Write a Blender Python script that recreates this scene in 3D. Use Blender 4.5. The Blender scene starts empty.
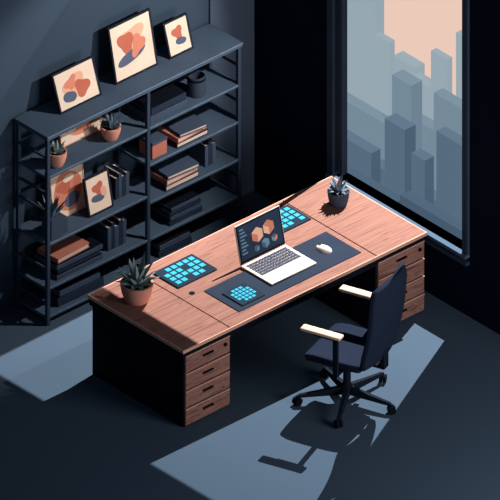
import bpy, bmesh, math, random
from mathutils import Vector, Matrix
random.seed(3)
sc = bpy.context.scene
try:
    sc.view_settings.view_transform = 'Standard'
    sc.view_settings.look = 'None'
except Exception: pass

def s2l(c):
    c = c/255.0
    return c/12.92 if c <= 0.04045 else ((c+0.055)/1.055)**2.4
def rgb(r,g,b): return (s2l(r), s2l(g), s2l(b), 1.0)

# ------------------------------------------------------------ materials
def mat(name, col, rough=0.75, emis=0.0, ecol=None, var=0.05, spec=0.06, scale=6.0, metal=0.0):
    m = bpy.data.materials.new(name); m.use_nodes = True
    nt = m.node_tree; b = nt.nodes['Principled BSDF']
    c = rgb(*col)
    tc = nt.nodes.new('ShaderNodeTexCoord')
    n = nt.nodes.new('ShaderNodeTexNoise'); n.inputs['Scale'].default_value = scale
    n.inputs['Detail'].default_value = 4
    nt.links.new(tc.outputs['Object'], n.inputs['Vector'])
    r = nt.nodes.new('ShaderNodeValToRGB')
    r.color_ramp.elements[0].position = 0.3; r.color_ramp.elements[1].position = 0.7
    r.color_ramp.elements[0].color = tuple(max(0,x*(1-var)) for x in c[:3])+(1,)
    r.color_ramp.elements[1].color = tuple(min(1,x*(1+var)) for x in c[:3])+(1,)
    nt.links.new(n.outputs['Fac'], r.inputs['Fac'])
    nt.links.new(r.outputs['Color'], b.inputs['Base Color'])
    b.inputs['Roughness'].default_value = rough
    b.inputs['Specular IOR Level'].default_value = spec
    b.inputs['Metallic'].default_value = metal
    if emis > 0:
        b.inputs['Emission Color'].default_value = rgb(*(ecol or col))
        b.inputs['Emission Strength'].default_value = emis
    return m

def haze_glow(name, col):  # atmospheric haze put into the material as a glow of its own colour
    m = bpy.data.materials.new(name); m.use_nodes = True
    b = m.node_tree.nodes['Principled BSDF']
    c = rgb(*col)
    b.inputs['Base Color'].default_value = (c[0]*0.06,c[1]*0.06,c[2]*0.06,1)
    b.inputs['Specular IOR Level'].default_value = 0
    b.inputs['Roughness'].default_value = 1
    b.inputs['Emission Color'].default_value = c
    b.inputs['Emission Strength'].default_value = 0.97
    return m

def wood(name, dark, mid, light, sc_=(0.8, 24, 24), rough=0.9):
    m = bpy.data.materials.new(name); m.use_nodes = True
    nt = m.node_tree; b = nt.nodes['Principled BSDF']
    tc = nt.nodes.new('ShaderNodeTexCoord')
    mp = nt.nodes.new('ShaderNodeMapping'); mp.inputs['Scale'].default_value = sc_
    nt.links.new(tc.outputs['Object'], mp.inputs['Vector'])
    n = nt.nodes.new('ShaderNodeTexNoise'); n.inputs['Scale'].default_value = 1.4
    n.inputs['Detail'].default_value = 1.5; n.inputs['Distortion'].default_value = 0.8
    nt.links.new(mp.outputs['Vector'], n.inputs['Vector'])
    r = nt.nodes.new('ShaderNodeValToRGB')
    e = r.color_ramp.elements
    e[0].position = 0.30; e[0].color = rgb(*dark)
    e[1].position = 0.70; e[1].color = rgb(*light)
    k = e.new(0.38); k.color = rgb(*mid)
    k = e.new(0.46); k.color = rgb(*light)
    k = e.new(0.50); k.color = rgb(*dark)
    k = e.new(0.54); k.color = rgb(*mid)
    nt.links.new(n.outputs['Fac'], r.inputs['Fac'])
    nt.links.new(r.outputs['Color'], b.inputs['Base Color'])
    b.inputs['Roughness'].default_value = rough
    b.inputs['Specular IOR Level'].default_value = 0.0
    return m

M = {}
M['wood']   = wood('walnut_top', (122,86,76), (144,103,91), (154,112,99))
M['woodf']  = wood('walnut_drawer', (102,70,64), (146,102,90), (162,116,102), (2.0, 28, 28))
M['tan']    = mat('tan_edge_highlight', (216,164,140), 0.7)  # lighter tan that paints edge highlights on desk top and drawers
M['black']  = mat('black_lacquer', (17,20,30), 0.8)
M['floor']  = mat('slate_floor', (71,87,103), 0.95, spec=0.0, var=0.015, scale=2)
M['wall']   = mat('slate_wall', (62,76,91), 0.95, spec=0.0, var=0.02, scale=1.5)
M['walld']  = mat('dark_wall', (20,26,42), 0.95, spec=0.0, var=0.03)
M['pil']    = mat('pilaster_paint', (84,96,112), 0.95, spec=0.0, var=0.02)
M['frame']  = mat('window_frame_paint', (52,65,82), 0.8)
M['framel'] = mat('window_sill_paint', (74,92,112), 0.8)
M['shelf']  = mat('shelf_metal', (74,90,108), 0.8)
M['shelfe'] = mat('shelf_lip', (112,130,148), 0.8)  # lighter slate for the painted highlight on shelf front edges
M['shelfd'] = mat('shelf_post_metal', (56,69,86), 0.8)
M['chair']  = mat('chair_fabric', (34,42,58), 0.95, spec=0.02)
M['chairb'] = mat('chair_shell', (22,28,40), 0.8)
M['cream']  = mat('cream_arm', (228,192,168), 0.7)
M['terra']  = mat('terracotta', (216,150,130), 0.8)
M['soil']   = mat('soil', (50,36,34), 1.0, var=0.3, scale=60)
M['leaf']   = mat('aloe_leaf', (142,158,156), 0.85, var=0.2, scale=14)
M['leafd']  = mat('dark_leaf', (104,122,134), 0.85, var=0.2, scale=14)
M['potd']   = mat('dark_pot', (62,72,88), 0.7)
M['mat_']   = mat('desk_mat_felt', (46,54,68), 0.95, spec=0.0)
M['lap']    = mat('laptop_shell', (218,202,192), 0.6)
M['keyd']   = mat('laptop_key', (70,74,88), 0.6)
M['scr']    = mat('screen_glass', (38,52,70), 0.6, emis=0.5)
M['bez']    = mat('screen_bezel', (24,28,40), 0.6)
M['orange'] = mat('terracotta_print', (220,136,110), 0.9)
M['orangee']= mat('screen_orange', (200,124,100), 0.7, emis=0.4)
M['creame'] = mat('screen_cream', (230,176,148), 0.7, emis=0.4)
M['browne'] = mat('screen_brown', (170,104,88), 0.7, emis=0.3)
M['bluee']  = mat('screen_blue', (104,130,150), 0.7, emis=0.4)
M['blued']  = mat('screen_slate', (70,92,114), 0.7, emis=0.4)
M['paper']  = mat('art_paper', (240,214,190), 0.9)
M['peach']  = mat('art_peach', (236,176,146), 0.9)
M['slate']  = mat('art_slate', (92,100,120), 0.9)
M['rust']   = mat('art_rust', (196,108,86), 0.9)
M['pframe'] = mat('picture_frame', (38,42,52), 0.8)
M['cyan']   = mat('cyan_key', (50,145,170), 0.7, emis=0.35, ecol=(60,178,202))
M['pad']    = mat('keypad_body', (28,42,56), 0.7)
M['mouse']  = mat('mouse_shell', (228,212,202), 0.6)
M['bookd']  = mat('book_dark', (68,81,99), 0.85)
M['bookdd'] = mat('book_navy', (42,52,69), 0.85)
M['bookr']  = mat('book_rust', (190,118,98), 0.85)
M['pages']  = mat('book_pages', (226,200,182), 0.9)
M['caster'] = mat('caster_rubber', (16,19,28), 0.8)

# ------------------------------------------------------------ helpers
def link(o, parent=None):
    sc.collection.objects.link(o)
    if parent: o.parent = parent
    return o
def empty(name, loc=(0,0,0), rot=(0,0,0)):
    e = bpy.data.objects.new(name, None); e.empty_display_size = 0.1
    e.location = loc; e.rotation_euler = rot
    return link(e)
def from_bm(name, bm, m, parent=None, loc=(0,0,0), rot=(0,0,0), smooth=False):
    bmesh.ops.recalc_face_normals(bm, faces=bm.faces)
    me = bpy.data.meshes.new(name); bm.to_mesh(me); bm.free()
    for mm in (m if isinstance(m,(list,tuple)) else [m]): me.materials.append(mm)
    if smooth:
        for p in me.polygons: p.use_smooth = True
    o = bpy.data.objects.new(name, me); o.location = loc; o.rotation_euler = rot
    return link(o, parent)
def bm_box(bm, a, b, mi=0):
    x0,y0,z0 = a; x1,y1,z1 = b
    v = [bm.verts.new(p) for p in [(x0,y0,z0),(x1,y0,z0),(x1,y1,z0),(x0,y1,z0),(x0,y0,z1),(x1,y0,z1),(x1,y1,z1),(x0,y1,z1)]]
    for f in [(0,3,2,1),(4,5,6,7),(0,1,5,4),(1,2,6,5),(2,3,7,6),(3,0,4,7)]:
        fc = bm.faces.new([v[i] for i in f]); fc.material_index = mi
def box(name, a, b, m, parent=None, bev=0.0, seg=2, loc=(0,0,0), rot=(0,0,0)):
    bm = bmesh.new(); bm_box(bm, a, b)
    o = from_bm(name, bm, m, parent, loc, rot)
    if bev > 0:
        md = o.modifiers.new('bevel','BEVEL'); md.width = bev; md.segments = seg; md.limit_method='ANGLE'
        if seg > 2:
            for p in o.data.polygons: p.use_smooth = True
    return o
def boxes(name, lst, m, parent=None, bev=0.0, loc=(0,0,0), rot=(0,0,0)):
    bm = bmesh.new()
    for a,b in lst: bm_box(bm, a, b)
    o = from_bm(name, bm, m, parent, loc, rot)
    if bev>0:
        md = o.modifiers.new('bevel','BEVEL'); md.width = bev; md.segments = 2
    return o
def lathe(name, prof, m, parent=None, loc=(0,0,0), rot=(0,0,0), n=36, smooth=True):
    bm = bmesh.new(); rings = []
    for r,z in prof:
        if r < 1e-5: rings.append([bm.verts.new((0,0,z))])
        else: rings.append([bm.verts.new((r*math.cos(2*math.pi*i/n), r*math.sin(2*math.pi*i/n), z)) for i in range(n)])
    for a,b in zip(rings, rings[1:]):
        for i in range(n):
            j = (i+1)%n
            if len(a)==1 and len(b)==1: continue
            if len(a)==1: bm.faces.new([a[0], b[i], b[j]])
            elif len(b)==1: bm.faces.new([a[i], a[j], b[0]])
            else: bm.faces.new([a[i],a[j],b[j],b[i]])
    o = from_bm(name, bm, m, parent, loc, rot, smooth)
    if smooth:
        md = o.modifiers.new('es','EDGE_SPLIT'); md.split_angle = math.radians(40)
    return o
def tube(name, p0, p1, r0, r1, m, parent=None, n=16):
    p0 = Vector(p0); p1 = Vector(p1); d = p1-p0
    bm = bmesh.new()
    bmesh.ops.create_cone(bm, cap_ends=True, segments=n, radius1=r0, radius2=r1, depth=d.length)
    q = d.to_track_quat('Z','Y').to_matrix().to_4x4()
    bm.transform(Matrix.Translation((p0+p1)/2) @ q)
    return from_bm(name, bm, m, parent)
def poly(name, pts, y0, y1, m, parent):
    bm = bmesh.new()
    f = [bm.verts.new((x,y0,z)) for x,z in pts]; b = [bm.verts.new((x,y1,z)) for x,z in pts]
    bm.faces.new(f); bm.faces.new(list(reversed(b)))
    n = len(pts)
    for i in range(n):
        j=(i+1)%n; bm.faces.new([f[i],b[i],b[j],f[j]])
    return from_bm(name, bm, m, parent)
def blobpts(cx,cz,rx,rz,ph=0,amp=0.18,k=3,n=28,tilt=0):
    out=[]
    for i in range(n):
        a=2*math.pi*i/n; r=1+amp*math.sin(k*a+ph)
        x=rx*r*math.cos(a); z=rz*r*math.sin(a)
        out.append((cx+x*math.cos(tilt)-z*math.sin(tilt), cz+x*math.sin(tilt)+z*math.cos(tilt)))
    return out

def leaf_bm(bm, ang, length, width, rise, droop, thick=0.3, n=8, base=(0,0,0)):
    d = Vector((math.cos(ang), math.sin(ang), 0)); s = Vector((-math.sin(ang), math.cos(ang), 0))
    rings=[]
    for i in range(n+1):
        t=i/n
        e = rise - droop*t
        if i==0: p=Vector(base)
        else: p = p + (d*math.cos(e)+Vector((0,0,1))*math.sin(e))*(length/n)
        nrm = (-d*math.sin(e)+Vector((0,0,1))*math.cos(e))
        w = width*(0.75+0.5*math.sin(math.pi*min(1,t*1.3)*0.75))*(1-t**2.2)*0.5+0.0006
        rings.append([bm.verts.new(p - s*w + nrm*w*0.35), bm.verts.new(p - nrm*w*thick), bm.verts.new(p + s*w + nrm*w*0.35), bm.verts.new(p + nrm*w*0.05)])
    for a,b in zip(rings, rings[1:]):
        for i in range(4):
            j=(i+1)%4; bm.faces.new([a[i],a[j],b[j],b[i]])
    bm.faces.new(rings[0]); bm.faces.new(list(reversed(rings[-1])))

def potted(name, loc, r, h, potm, leafm, L, W, counts=((9,0.45),(7,0.95),(4,1.35)), taper=0.72):
    e = empty(name, loc)
    rb = r*taper
    prof = [(0,0),(rb*0.92,0),(rb,0.008)]
    for i in range(1,6):
        t=i/5; prof.append((rb+(r*0.97-rb)*math.sin(t*math.pi/2), 0.008+(h*0.82-0.008)*t))
    prof += [(r,h*0.84),(r,h),(r*0.86,h),(r*0.84,h*0.86)]
    lathe('pot', prof, potm, e)
    lathe('soil', [(r*0.85,h*0.86),(r*0.4,h*0.89),(0,h*0.9)], M['soil'], e)
    bm = bmesh.new()
    for ci,(n,rise) in enumerate(counts):
        for i in range(n):
            a = 2*math.pi*(i+0.5*ci)/n + random.uniform(-.15,.15)
            leaf_bm(bm, a, L*random.uniform(.85,1.1)*(0.85+0.2*ci), W, rise+random.uniform(-.08,.08), 0.35*(1-ci*0.5),
                    base=(r*0.15*math.cos(a), r*0.15*math.sin(a), h*0.86))
    from_bm('leaves', bm, leafm, e)
    return e

def picture(name, loc, w, h, lean, art, frame_w=0.016, framem=None, rotz=0.0, depth=0.022):
    e = empty(name, loc, (-lean, 0, rotz))
    framem = framem or M['pframe']
    boxes('frame', [((0,0,0),(w,depth,frame_w)), ((0,0,h-frame_w),(w,depth,h)),
                    ((0,0,frame_w),(frame_w,depth,h-frame_w)), ((w-frame_w,0,frame_w),(w,depth,h-frame_w))], framem, e)
    box('paper', (frame_w,0.006,frame_w),(w-frame_w,depth-0.002,h-frame_w), M['paper'], e)
    y=0.0055
    for i,(m,cx,cz,rx,rz,ph,amp,k,tilt) in enumerate(art):
        poly('shape_%d'%i, blobpts(cx*w,cz*h,rx*w,rz*w,ph,amp,k,tilt=tilt), y-0.0006*(i+1), 0.0062, M[m], e)
    bx = w/2
    top = Vector((bx, depth, h*0.6))
    R = Matrix.Rotation(lean,3,'X')
    topw = R.inverted() @ top
    footw = Vector((topw.x, topw.y+0.03, 0.006))
    foot = R @ footw
    tube('strut', top, foot, 0.005, 0.004, framem, e, 8)
    return e

# ------------------------------------------------------------ room
W = 2.85; BK = 2.30; H = 4.4
box('floor', (-4,-5,-0.12),(W+0.2,BK+0.2,0), M['floor'])
box('wall_back', (-4,BK,0),(W+0.2,BK+0.15,H), M['wall'])
box('trim_1', (2.37,BK-0.02,0),(W,BK,H), M['pil'])
Y0, Y1, Y2 = -0.25, 1.33, 1.85
ZS, ZH = 0.60, 3.70
boxes('wall_right', [((W,-2.4,0),(W+0.10,Y0,H)),
                     ((W,Y0,0),(W+0.10,Y1,ZS)),
                     ((W,Y1,0),(W+0.10,Y2,2.33)),  # left open above, out of view, so the key light reaches the desk
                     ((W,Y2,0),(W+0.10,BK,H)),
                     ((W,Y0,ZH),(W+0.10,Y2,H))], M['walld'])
win = empty('window_1', (0,0,0))
boxes('frame', [((W-0.03,Y1-0.02,ZS),(W+0.06,Y1+0.05,2.33)),
                ((W-0.03,Y0-0.05,ZS),(W+0.06,Y0+0.01,ZH))], M['frame'], win)
boxes('frame_liner', [((W-0.02,Y1-0.12,ZS+0.05),(W+0.04,Y1-0.09,2.33))], M['frame'], win)
boxes('sill', [((W-0.05,Y0-0.05,ZS-0.03),(W+0.10,Y1+0.05,ZS))], M['framel'], win)
boxes('sill_lower', [((W-0.04,Y0-0.05,ZS-0.10),(W,Y1+0.05,ZS-0.07))], M['frame'], win)
gm = bpy.data.materials.new('window_glass'); gm.use_nodes=True
nt=gm.node_tree; nt.nodes.clear()
out=nt.nodes.new('ShaderNodeOutputMaterial')
tr=nt.nodes.new('ShaderNodeBsdfTransparent'); tr.inputs[0].default_value=(0.98,0.99,1,1)
nt.links.new(tr.outputs[0],out.inputs[0])
box('glass', (W+0.07,Y0,ZS),(W+0.075,Y1,ZH), gm, win)

# ------------------------------------------------------------ city outside (high-rise view, streets far below)
tones = {  # front, side, top: shading painted into each face's glow colour
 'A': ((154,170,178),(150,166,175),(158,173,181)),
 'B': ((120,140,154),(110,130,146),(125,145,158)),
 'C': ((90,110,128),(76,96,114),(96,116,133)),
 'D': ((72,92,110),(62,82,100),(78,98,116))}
TM = {k:[haze_glow('haze_glow_%s%d'%(k,i),c) for i,c in enumerate(v)] for k,v in tones.items()}
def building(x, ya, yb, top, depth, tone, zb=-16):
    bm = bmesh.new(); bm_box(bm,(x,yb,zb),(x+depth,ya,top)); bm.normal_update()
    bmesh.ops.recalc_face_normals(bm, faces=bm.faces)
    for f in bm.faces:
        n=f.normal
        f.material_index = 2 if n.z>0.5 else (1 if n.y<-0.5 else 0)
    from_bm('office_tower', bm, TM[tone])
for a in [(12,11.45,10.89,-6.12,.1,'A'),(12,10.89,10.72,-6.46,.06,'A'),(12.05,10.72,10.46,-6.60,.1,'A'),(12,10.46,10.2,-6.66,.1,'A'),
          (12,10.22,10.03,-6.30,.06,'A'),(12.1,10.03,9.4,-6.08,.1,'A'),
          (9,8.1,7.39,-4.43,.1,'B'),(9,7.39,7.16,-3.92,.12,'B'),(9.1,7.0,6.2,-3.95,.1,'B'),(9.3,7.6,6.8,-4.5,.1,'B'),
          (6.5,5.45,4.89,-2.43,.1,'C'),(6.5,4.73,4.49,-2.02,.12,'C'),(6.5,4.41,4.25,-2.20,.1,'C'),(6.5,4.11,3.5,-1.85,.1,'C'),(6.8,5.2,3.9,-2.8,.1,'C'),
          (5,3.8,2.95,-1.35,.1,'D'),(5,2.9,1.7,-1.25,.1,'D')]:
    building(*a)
bm=bmesh.new(); bm_box(bm,(16,-10,-30),(16.1,40,-1)); from_bm('sunset_sky_backdrop',bm,haze_glow('sunset_haze',(241,205,186)))

# ------------------------------------------------------------ desk
desk = empty('executive_desk')
DL, DD = 2.66, 1.15
g = 0.006
for i,(a,b) in enumerate([(0,0.52),(0.52,2.12),(2.12,DL)]):
    box('top_panel_%d'%(i+1), (a+(g if i else 0.008),0.008,0.715),(b-(g if i<2 else 0.008),DD-0.008,0.75), M['wood'], desk)
boxes('edge_band_highlight', [((0,0,0.722),(DL,0.009,0.752)),((0,0.009,0.722),(0.009,DD,0.752)),((DL-0.008,0.009,0.722),(DL,DD,0.75)),((0.009,DD-0.008,0.722),(DL-0.008,DD,0.75))], M['tan'], desk)  # edge banding in pale tan, painting the highlight along the top's edges
box('sub_top', (0.012,0.012,0.655),(DL-0.012,DD-0.012,0.722), M['black'], desk)
for nm,(a,b) in {'left':(0.02,0.52),'right':(2.12,DL-0.02)}.items():
    box('pedestal_'+nm, (a,0.03,0.0),(b,DD-0.04,0.66), M['black'], desk)
    for k in range(4):
        z0 = 0.022+k*0.168; z1 = z0+0.156
        box('drawer_%s_%d'%(nm,k+1), (a+0.012,0.004,z0),(b-0.008,0.03,z1), M['woodf'], desk, bev=0.004)
        c=(a+b)/2
        boxes('drawer_highlight_%s_%d'%(nm,k+1), [((a+0.012,0.000,z1-0.008),(b-0.008,0.006,z1))], M['tan'], desk)  # thin pale strip painting a highlight on the drawer's upper edge
        boxes('drawer_pull_%s_%d'%(nm,k+1), [((c-0.055,-0.012,z0+0.085),(c+0.055,0.004,z0+0.1))], M['black'], desk, bev=0.003)
    lathe('lock_'+nm, [(0,0),(0.016,0),(0.016,0.012),(0,0.012)], M['black'], desk, (b-0.06,0.004,0.62), (math.pi/2,0,0), 16)
box('modesty_panel', (0.52,DD-0.12,0.05),(2.12,DD-0.09,0.66), M['black'], desk)
lathe('cable_grommet', [(0.024,0),(0.024,0.004),(0.012,0.004),(0,0.001)], M['black'], desk, (0.64,0.60,0.75), n=20)
TZ = 0.751
dm = empty('desk_mat', (0,0,TZ))
box('felt', (0.73,0.13,0),(2.06,0.555,0.006), M['mat_'], dm, bev=0.002)
# laptop
lp = empty('laptop', (1.18,0.235,TZ+0.0065))
lw, ld = 0.49, 0.375
box('base', (0,0,0),(lw,ld,0.018), M['lap'], lp, bev=0.006, seg=3)
keys=[]
for r in range(6):
    nk=13
    for c in range(nk):
        if r==0 and 3<c<9: continue
        x0=0.03+c*(lw-0.06)/nk; y0=0.15+r*0.033
        keys.append(((x0+0.002,y0,0.018),(x0+(lw-0.06)/nk-0.004,y0+0.027,0.0215)))
x0=0.03+4*(lw-0.06)/13
keys.append(((x0,0.15,0.018),(x0+5*(lw-0.06)/13-0.004,0.177,0.0215)))
boxes('keys', keys, M['keyd'], lp)
boxes('trackpad', [((lw/2-0.075,0.025,0.0176),(lw/2+0.075,0.125,0.0186))], mat('trackpad_grey',(196,178,168),0.6), lp)
lean = math.atan2(0.075,0.335); sh=0.345
def lid_part(name, a, b, m, bev=0):
    return box(name, a, b, m, lp, bev, loc=(0,ld-0.004,0.018), rot=(-lean,0,0))
lid_part('lid', (0,0,0),(lw,0.012,sh), M['lap'], 0.004)
lid_part('bezel', (0.006,-0.002,0.008),(lw-0.006,0.002,sh-0.006), M['bez'])
lid_part('display', (0.02,-0.003,0.03),(lw-0.02,0.0,sh-0.02), M['scr'])
sub = bpy.data.objects.new('display_graphics', None); sub.location=(0,ld-0.004,0.018); sub.rotation_euler=(-lean,0,0); link(sub, lp)
def hexa(cx,cz,r,ms):
    P=[(cx+r*math.cos(math.radians(a)), cz+r*math.sin(math.radians(a))) for a in (90,150,210,270,330,30)]
    C=(cx,cz)
    poly('hex_top', [P[0],P[1],C,P[5]], -0.0045,-0.003, M[ms[0]], sub)
    poly('hex_left', [P[1],P[2],P[3],C], -0.0045,-0.003, M[ms[1]], sub)
    poly('hex_right', [C,P[3],P[4],P[5]], -0.0045,-0.003, M[ms[2]], sub)
hexa(0.215,0.195,0.066,('creame','orangee','creame')); hexa(0.340,0.215,0.064,('orangee','creame','orangee'))
hexa(0.285,0.095,0.044,('bluee','blued','bluee')); hexa(0.385,0.105,0.034,('blued','bluee','orangee')); hexa(0.19,0.085,0.03,('blued','blued','bluee'))
boxes('sidebar', [((0.035,-0.0042,0.29-i*0.03),(0.035+0.07*(0.6+0.4*((i*7)%3)/2),-0.003,0.302-i*0.03)) for i in range(8)], M['bluee'], sub)
# mouse
ms = empty('computer_mouse', (1.86,0.36,TZ+0.0062),(0,0,math.radians(8)))
bm=bmesh.new(); bmesh.ops.create_uvsphere(bm,u_segments=28,v_segments=16,radius=1)
for v in bm.verts:
    x,y,z=v.co
    v.co=(x*0.045*(1-0.08*y), y*0.078, max(z,0)*0.038*(1-0.15*y))
bmesh.ops.remove_doubles(bm, verts=bm.verts, dist=1e-5)
from_bm('shell', bm, M['mouse'], ms, smooth=True)
box('scroll_wheel', (-0.005,0.03,0.025),(0.005,0.052,0.036), M['bez'], ms, bev=0.002)
# keypads
def keypad(name, x0,y0,x1,y1,nx,ny,z=TZ,skip=(),h=0.012):
    e = empty(name,(x0,y0,z)); w=x1-x0; d=y1-y0
    box('body',(0,0,0),(w,d,h),M['pad'],e,bev=0.006)
    ks=[]; mgn=0.025; cw=(w-2*mgn)/nx; cd=(d-2*mgn)/ny
    for i in range(nx):
        for j in range(ny):
            if (i,j) in skip: continue
            ks.append(((mgn+i*cw+cw*.14,mgn+j*cd+cd*.16,h-0.001),(mgn+(i+1)*cw-cw*.14,mgn+(j+1)*cd-cd*.16,h+0.004)))
    boxes('keys',ks,M['cyan'],e)
    return e
keypad('control_keypad', 0.60,0.72,1.03,1.03, 6,4, skip=((0,3),(3,2),(5,0),(2,0)))
keypad('control_keypad', 1.74,0.77,2.10,1.06, 5,4, skip=((1,3),(3,0)))
keypad('number_pad', 0.80,0.17,1.05,0.42, 5,5, z=TZ+0.0062, skip=((0,4),(4,0),(0,0),(4,4)), h=0.01)
potted('potted_aloe', (0.24,0.82,TZ), 0.135, 0.17, M['terra'], M['leaf'], 0.21, 0.05, ((10,0.5),(8,0.95),(5,1.35)))
potted('potted_succulent', (2.42,0.80,TZ), 0.09, 0.13, M['potd'], M['leafd'], 0.13, 0.035, ((8,0.6),(6,1.1),(3,1.4)), taper=0.8)

# ------------------------------------------------------------ shelving unit
sh_ = empty('shelving_unit')
SX0, SXM, SX1, SY0, SY1, ST = 0.24, 1.33, 2.35, 1.89, 2.27, 1.80
t=0.03
posts=[]
for x in (SX0,SXM,SX1-t):
    for y in (SY0,SY1-t):
        posts.append(((x,y,0),(x+t,y+t,ST-0.02)))
boxes('posts', posts, M['shelfd'], sh_)
LL=[0.06,0.33,0.75,1.39]; RL=[0.06,0.33,0.68,1.04,1.39]
box('top_shelf',(SX0-0.01,SY0-0.01,ST-0.03),(SX1+0.01,SY1+0.01,ST+0.01),M['shelf'],sh_,bev=0.003)
sl=[]; highlights=[((SX0-0.01,SY0-0.014,ST+0.001),(SX1+0.01,SY0-0.0095,ST+0.01))]  # pale strips paint the edge highlight along the shelf fronts
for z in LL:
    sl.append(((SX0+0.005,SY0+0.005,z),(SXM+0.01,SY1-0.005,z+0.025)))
    highlights.append(((SX0+t,SY0+0.001,z+0.018),(SXM,SY0+0.0055,z+0.0255)))
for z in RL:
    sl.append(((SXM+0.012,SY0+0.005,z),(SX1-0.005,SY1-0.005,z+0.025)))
    highlights.append(((SXM+t,SY0+0.001,z+0.018),(SX1-t,SY0+0.0055,z+0.0255)))
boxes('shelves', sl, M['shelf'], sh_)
boxes('shelf_highlights', highlights, M['shelfe'], sh_)
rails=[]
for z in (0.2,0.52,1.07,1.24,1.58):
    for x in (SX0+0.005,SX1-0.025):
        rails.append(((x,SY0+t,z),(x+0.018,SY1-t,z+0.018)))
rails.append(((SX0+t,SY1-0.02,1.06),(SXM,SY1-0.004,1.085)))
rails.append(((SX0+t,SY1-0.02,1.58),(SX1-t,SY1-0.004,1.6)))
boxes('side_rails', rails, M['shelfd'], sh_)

Z=ST+0.013
picture('framed_abstract_art', (0.54,2.06,Z), 0.45, 0.34, 0.33, [('peach',.45,.52,.25,.2,0,.2,3,.3),('rust',.62,.40,.17,.16,1,.2,3,0),('slate',.3,.3,.13,.12,2,.2,2,0),('orange',.38,.62,.15,.1,.5,.25,3,.6)])
picture('framed_abstract_art', (1.17,2.09,Z), 0.46, 0.50, 0.2, [('peach',.5,.66,.3,.2,0,.2,3,.2),('rust',.36,.62,.17,.2,1,.2,3,.4),('slate',.45,.36,.3,.12,2,.15,2,.3),('orange',.62,.5,.14,.2,.5,.25,3,-.5)])
picture('framed_abstract_art', (1.75,2.08,Z), 0.26, 0.31, 0.28, [('rust',.5,.6,.2,.22,0,.25,3,.3),('slate',.58,.35,.18,.14,2,.2,2,0)])
z1=1.417; z2=0.777; z3=0.356
picture('art_print', (0.62,2.14,z1), 0.45, 0.30, 0.12, [('orange',.5,.5,.4,.22,0,.08,3,0),('rust',.66,.55,.18,.12,0,.2,3,.4),('paper',.3,.45,.1,.12,1,.2,2,0)], frame_w=0.008, framem=M['peach'])
picture('art_print', (0.50,2.10,z2), 0.36, 0.44, 0.12, [('orange',.5,.5,.42,.5,0,.05,4,0),('rust',.4,.62,.22,.18,0,.2,3,.4),('slate',.6,.3,.18,.2,1,.2,2,0),('paper',.55,.75,.14,.1,1,.2,2,0)], frame_w=0.008, framem=M['peach'])
picture('framed_abstract_art', (0.76,1.96,z2), 0.27, 0.34, 0.2, [('rust',.5,.62,.2,.2,0,.25,3,.3),('slate',.45,.38,.22,.14,2,.2,2,0),('peach',.7,.5,.1,.2,2,.2,2,0)])
potted('potted_succulent', (0.43,1.99,z1), 0.085, 0.13, M['terra'], M['leaf'], 0.11, 0.035, ((8,0.7),(6,1.15),(3,1.4)), taper=0.68)
potted('potted_succulent', (1.02,1.99,z1), 0.085, 0.12, M['terra'], M['leafd'], 0.12, 0.035, ((8,0.7),(6,1.15),(3,1.4)), taper=0.68)
sp = empty('snake_plant_planter', (0.36,1.98,z2))
boxes('planter', [((-0.06,-0.07,0),(0.05,0.05,0.2)),((0.055,-0.05,0),(0.14,0.06,0.14))], M['potd'], sp, bev=0.004)
bm=bmesh.new()
for i in range(11):
    a=i*2.4
    leaf_bm(bm,a,0.17*random.uniform(.8,1.15),0.034,1.25+random.uniform(-.2,.15),0.2,base=(-0.005+0.03*math.cos(a),-0.01+0.03*math.sin(a),0.195))
from_bm('leaves',bm,M['leafd'],sp)

def book(e,i,x,y,z,w,d,h,cov,rz=0.0):
    o=bpy.data.objects.new('volume_%d'%i,None); o.location=(x,y,z); o.rotation_euler=(0,0,rz); link(o,e)
    c=0.006
    boxes('cover_%d'%i,[((0,0,0),(w,d,c)),((0,0,h-c),(w,d,h)),((0,0,c),(c,d,h-c))],cov,o)
    box('pages_%d'%i,(c,0.006,c),(w-0.006,d-0.006,h-c),M['pages'],o)
def stack(name,loc,vols):
    e=empty(name,loc); z=0
    for i,(x,y,w,d,h,cov,rz) in enumerate(vols):
        book(e,i+1,x,y,z,w,d,h,M[cov],rz); z+=h+0.0005
    return e
def dark_stack(name,loc,vols):
    e=empty(name,loc); z=0
    for i,(x,y,w,d,h,cov) in enumerate(vols):
        box('box_%d'%(i+1),(x,y,z),(x+w,y+d,z+h-0.008),M[cov],e,bev=0.004)
        box('seam_%d'%(i+1),(x+0.006,y+0.006,z+h-0.008),(x+w-0.006,y+d-0.006,z+h),M['black'],e)
        z+=h
    return e
def upright(name,loc,vols):
    e=empty(name,loc); x=0
    for i,(w,d,h,cov) in enumerate(vols):
        boxes('cover_%d'%(i+1),[((x,0,0),(x+0.005,d,h)),((x+w-0.005,0,0),(x+w,d,h)),((x+0.005,0,0),(x+w-0.005,0.005,h))],M[cov],e)
        box('pages_%d'%(i+1),(x+0.005,0.006,0.004),(x+w-0.005,d-0.006,h-0.008),M['pages'],e)
        x+=w+0.003
    return e
dark_stack('book_stack',(0.38,1.93,z3),[(0,0,0.5,0.28,0.05,'bookd'),(0.02,0.01,0.46,0.26,0.045,'bookdd'),(0.0,0.0,0.5,0.27,0.05,'bookd')])
stack('hardcover_book',(0.40,1.94,z3+0.146),[(0,0,0.36,0.24,0.045,'bookr',0.05)])
upright('book_row',(1.10,2.02,z2),[(0.035,0.18,0.20,'bookdd'),(0.03,0.18,0.23,'bookd'),(0.04,0.18,0.19,'bookdd'),(0.035,0.18,0.21,'bookd')])
upright('book_row',(0.98,1.98,z3),[(0.04,0.2,0.22,'bookd'),(0.03,0.2,0.25,'bookdd'),(0.045,0.2,0.2,'bookd'),(0.04,0.2,0.24,'bookdd'),(0.035,0.2,0.22,'bookd')])
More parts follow.
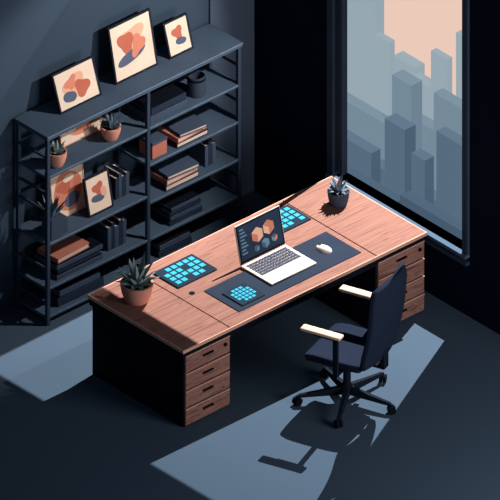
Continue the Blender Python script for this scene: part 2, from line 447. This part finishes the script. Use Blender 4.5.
dark_stack('storage_box_stack',(1.40,1.93,z1),[(0,0,0.40,0.28,0.075,'bookd'),(0.01,0.0,0.38,0.27,0.07,'bookdd')])
mug=empty('pencil_cup',(1.98,2.02,z1))
lathe('cup',[(0,0),(0.07,0),(0.074,0.01),(0.074,0.18),(0.066,0.18),(0.064,0.02),(0,0.02)],M['potd'],mug)
lathe('band',[(0.0745,0.145),(0.0765,0.145),(0.0765,0.165),(0.0745,0.165)],M['black'],mug)
zr=1.066
cb=empty('keepsake_box',(1.42,1.93,zr))
box('body',(0,0,0),(0.16,0.16,0.13),M['bookr'],cb,bev=0.004)
box('lid',(-0.004,-0.004,0.13),(0.164,0.164,0.155),M['bookd'],cb,bev=0.004)
stack('book_stack',(1.68,1.92,zr),[(0,0,0.34,0.26,0.045,'bookdd',0),(0.01,0.0,0.33,0.25,0.045,'bookr',0.05),(0.03,0.0,0.28,0.22,0.03,'bookd',-0.08)])
zr=0.706
stack('book_stack',(1.56,1.92,zr),[(0,0,0.36,0.28,0.05,'bookdd',0),(0.01,0,0.35,0.26,0.05,'bookr',0.03),(0.02,0,0.33,0.25,0.035,'bookd',-0.05)])
upright('book_row',(2.04,1.98,zr),[(0.035,0.2,0.20,'bookd'),(0.04,0.2,0.23,'bookdd'),(0.035,0.2,0.19,'bookd')])
zr=0.356
dark_stack('book_stack',(1.60,1.92,zr),[(0,0,0.36,0.27,0.045,'bookdd'),(0.01,0,0.33,0.26,0.045,'bookd'),(0,0,0.34,0.26,0.04,'bookdd'),(0.02,0,0.3,0.25,0.04,'bookd')])
dark_stack('book_stack',(1.50,1.94,0.086),[(0,0,0.36,0.27,0.06,'bookdd'),(0.01,0,0.33,0.26,0.06,'bookd')])
dark_stack('storage_box_stack',(0.40,1.94,0.086),[(0,0,0.5,0.27,0.09,'bookdd'),(0.02,0,0.44,0.26,0.06,'bookd')])

# ------------------------------------------------------------ office chair
ch = empty('office_chair', (1.27,-0.566,0), (0,0,math.radians(20)))
bm=bmesh.new(); N=12
def seat_z(x,y):
    z=0.0
    fy=max(0,(y-0.14)/0.14); z-=0.04*fy*fy
    z-=0.012*math.cos(x/0.28*math.pi/2)
    return z
grid=[]
for i in range(N+1):
    row=[]
    for j in range(N+1):
        u=-1+2*i/N; v=-1+2*j/N
        k=0.12
        x=u*0.285*(1-k*0.5*v*v*abs(v)); y=v*0.275*(1-k*0.5*u*u*abs(u))
        row.append((x,y))
    grid.append(row)
top=[[bm.verts.new((x,y,0.545+seat_z(x,y))) for x,y in r] for r in grid]
bot=[[bm.verts.new((x*0.94,y*0.94,0.465+seat_z(x,y)*0.6)) for x,y in r] for r in grid]
for i in range(N):
    for j in range(N):
        bm.faces.new([top[i][j],top[i+1][j],top[i+1][j+1],top[i][j+1]])
        bm.faces.new([bot[i][j],bot[i][j+1],bot[i+1][j+1],bot[i+1][j]])
for i in range(N):
    bm.faces.new([top[i][0],bot[i][0],bot[i+1][0],top[i+1][0]])
    bm.faces.new([top[i+1][N],bot[i+1][N],bot[i][N],top[i][N]])
    bm.faces.new([top[0][i+1],bot[0][i+1],bot[0][i],top[0][i]])
    bm.faces.new([top[N][i],bot[N][i],bot[N][i+1],top[N][i+1]])
o=from_bm('seat',bm,M['chair'],ch,smooth=True)
md=o.modifiers.new('b','BEVEL'); md.width=0.02; md.segments=3; md.limit_method='ANGLE'; md.angle_limit=math.radians(50)
bm=bmesh.new(); NX,NZ=12,16
def back(u,v,off):
    k=1-0.14*max(0,(v-0.8)/0.2)**2-0.12*max(0,(0.2-v)/0.2)**2
    x=u*0.295*k
    z=0.50+0.81*v - 0.03*abs(u)**3*(1 if v>0.7 else 0)*((v-0.7)/0.3 if v>0.7 else 0)
    y=-0.285-0.11*v+0.03*math.sin(v*math.pi)*-1+0.045*u*u - off
    return (x,y,z)
F=[[bm.verts.new(back(-1+2*i/NX,j/NZ,0)) for j in range(NZ+1)] for i in range(NX+1)]
B=[[bm.verts.new(back((-1+2*i/NX)*0.98,0.01+0.98*j/NZ,0.05)) for j in range(NZ+1)] for i in range(NX+1)]
for i in range(NX):
    for j in range(NZ):
        bm.faces.new([F[i][j],F[i+1][j],F[i+1][j+1],F[i][j+1]])
        bm.faces.new([B[i][j],B[i][j+1],B[i+1][j+1],B[i+1][j]])
for i in range(NX):
    bm.faces.new([F[i][0],B[i][0],B[i+1][0],F[i+1][0]]); bm.faces.new([F[i][NZ],F[i+1][NZ],B[i+1][NZ],B[i][NZ]])
for j in range(NZ):
    bm.faces.new([F[0][j],F[0][j+1],B[0][j+1],B[0][j]]); bm.faces.new([F[NX][j],B[NX][j],B[NX][j+1],F[NX][j+1]])
o=from_bm('backrest',bm,M['chair'],ch,smooth=True)
md=o.modifiers.new('b','BEVEL'); md.width=0.014; md.segments=3; md.limit_method='ANGLE'; md.angle_limit=math.radians(50)
boxes('back_bracket',[((-0.04,-0.36,0.42),(0.04,-0.32,0.75)),((-0.04,-0.36,0.42),(0.04,0.0,0.445))],M['chairb'],ch,bev=0.006)
box('under_plate',(-0.13,-0.14,0.425),(0.13,0.14,0.47),M['chairb'],ch,bev=0.01)
for s,nm in ((-1,'left'),(1,'right')):
    box('armrest_'+nm,(s*0.335-0.042,-0.13,0.81),(s*0.335+0.042,0.235,0.84),M['cream'],ch,bev=0.014,seg=4)
    boxes('arm_support_'+nm,[((s*0.335-0.03,-0.10,0.795),(s*0.335+0.03,0.12,0.81))],M['chairb'],ch)
    boxes('arm_post_'+nm,[((s*0.325-0.014,-0.09,0.44),(s*0.325+0.014,-0.045,0.80)),
                          ((min(s*0.12,s*0.338),-0.09,0.432),(max(s*0.12,s*0.338),-0.045,0.455))],M['chairb'],ch,bev=0.004)
lathe('gas_column',[(0,0.08),(0.045,0.08),(0.045,0.16),(0.032,0.17),(0.032,0.30),(0.02,0.30),(0.02,0.43),(0,0.43)],M['chairb'],ch,n=24)
for k in range(5):
    a=math.radians(-20+72*k+2)
    d=Vector((math.cos(a),math.sin(a),0)); s=Vector((-d.y,d.x,0))
    bm=bmesh.new(); R=[]
    for tt,w,z0,z1_ in ((0.03,0.034,0.085,0.15),(0.2,0.026,0.08,0.125),(0.395,0.018,0.075,0.10)):
        p=d*tt
        R.append([bm.verts.new(p-s*w+Vector((0,0,z0))),bm.verts.new(p+s*w+Vector((0,0,z0))),bm.verts.new(p+s*w*0.6+Vector((0,0,z1_))),bm.verts.new(p-s*w*0.6+Vector((0,0,z1_)))])
    for A_,B_ in zip(R,R[1:]):
        for i in range(4):
            j=(i+1)%4; bm.faces.new([A_[i],A_[j],B_[j],B_[i]])
    bm.faces.new(R[0]); bm.faces.new(list(reversed(R[-1])))
    from_bm('base_leg_%d'%(k+1),bm,M['chairb'],ch)
    c=d*0.405
    ra=a+0.6
    ax=Vector((-math.sin(ra),math.cos(ra),0))
    for q,sg in enumerate((-1,1)):
        cc=c+ax*sg*0.016+Vector((0,0,0.036))
        tube('caster_%d_wheel_%d'%(k+1,q+1),cc-ax*0.011,cc+ax*0.011,0.036,0.036,M['caster'],ch,20)
    tube('caster_%d_stem'%(k+1),c+Vector((0,0,0.05)),c+Vector((0,0,0.09)),0.011,0.011,M['chairb'],ch,12)

# ------------------------------------------------------------ lights
def area(name, loc, target, size, power, col):
    l=bpy.data.lights.new(name,'AREA'); l.energy=power; l.size=size; l.color=col
    o=bpy.data.objects.new(name,l); o.location=loc
    o.rotation_euler=(Vector(target)-Vector(loc)).to_track_quat('-Z','Y').to_euler(); link(o); return o
l=bpy.data.lights.new('low_sun_key','POINT'); l.energy=11500; l.shadow_soft_size=0.02; l.color=(1.0,0.975,0.95)
o=bpy.data.objects.new('low_sun_key',l); o.location=(7,1.9,8); link(o)
area('room_fill',(2.0,-5.5,2.0),(1.3,1.2,1.0),2.5,160,(0.96,0.97,1.0))
l=bpy.data.lights.new('shelf_fill_spot','SPOT'); l.energy=520; l.shadow_soft_size=0.04; l.spot_size=math.radians(50); l.spot_blend=0.5; l.color=(1.0,0.96,0.94)  # added fill lamp out of view, brightens the shelves
o=bpy.data.objects.new('shelf_fill_spot',l); o.location=(2.6,-0.4,4.0)
o.rotation_euler=(Vector((1.0,2.2,1.5))-Vector(o.location)).to_track_quat('-Z','Y').to_euler(); link(o)
w=bpy.data.worlds.new('dusk'); sc.world=w; w.use_nodes=True
bg=w.node_tree.nodes['Background']; bg.inputs[0].default_value=(0.55,0.70,1.0,1); bg.inputs[1].default_value=0.08

# ------------------------------------------------------------ camera
th=math.radians(42.3); ph=math.radians(32.4)
fwd=Vector((math.sin(th)*math.cos(ph),math.cos(th)*math.cos(ph),-math.sin(ph)))
cam=bpy.data.cameras.new('camera'); cam.type='ORTHO'; cam.ortho_scale=500/124.0; cam.clip_end=200; cam.clip_start=0.1
co=bpy.data.objects.new('camera',cam); co.location=Vector((2.22,1.64,0))-fwd*12
co.rotation_euler=(math.pi/2-ph,0,-th); link(co)
sc.camera=co
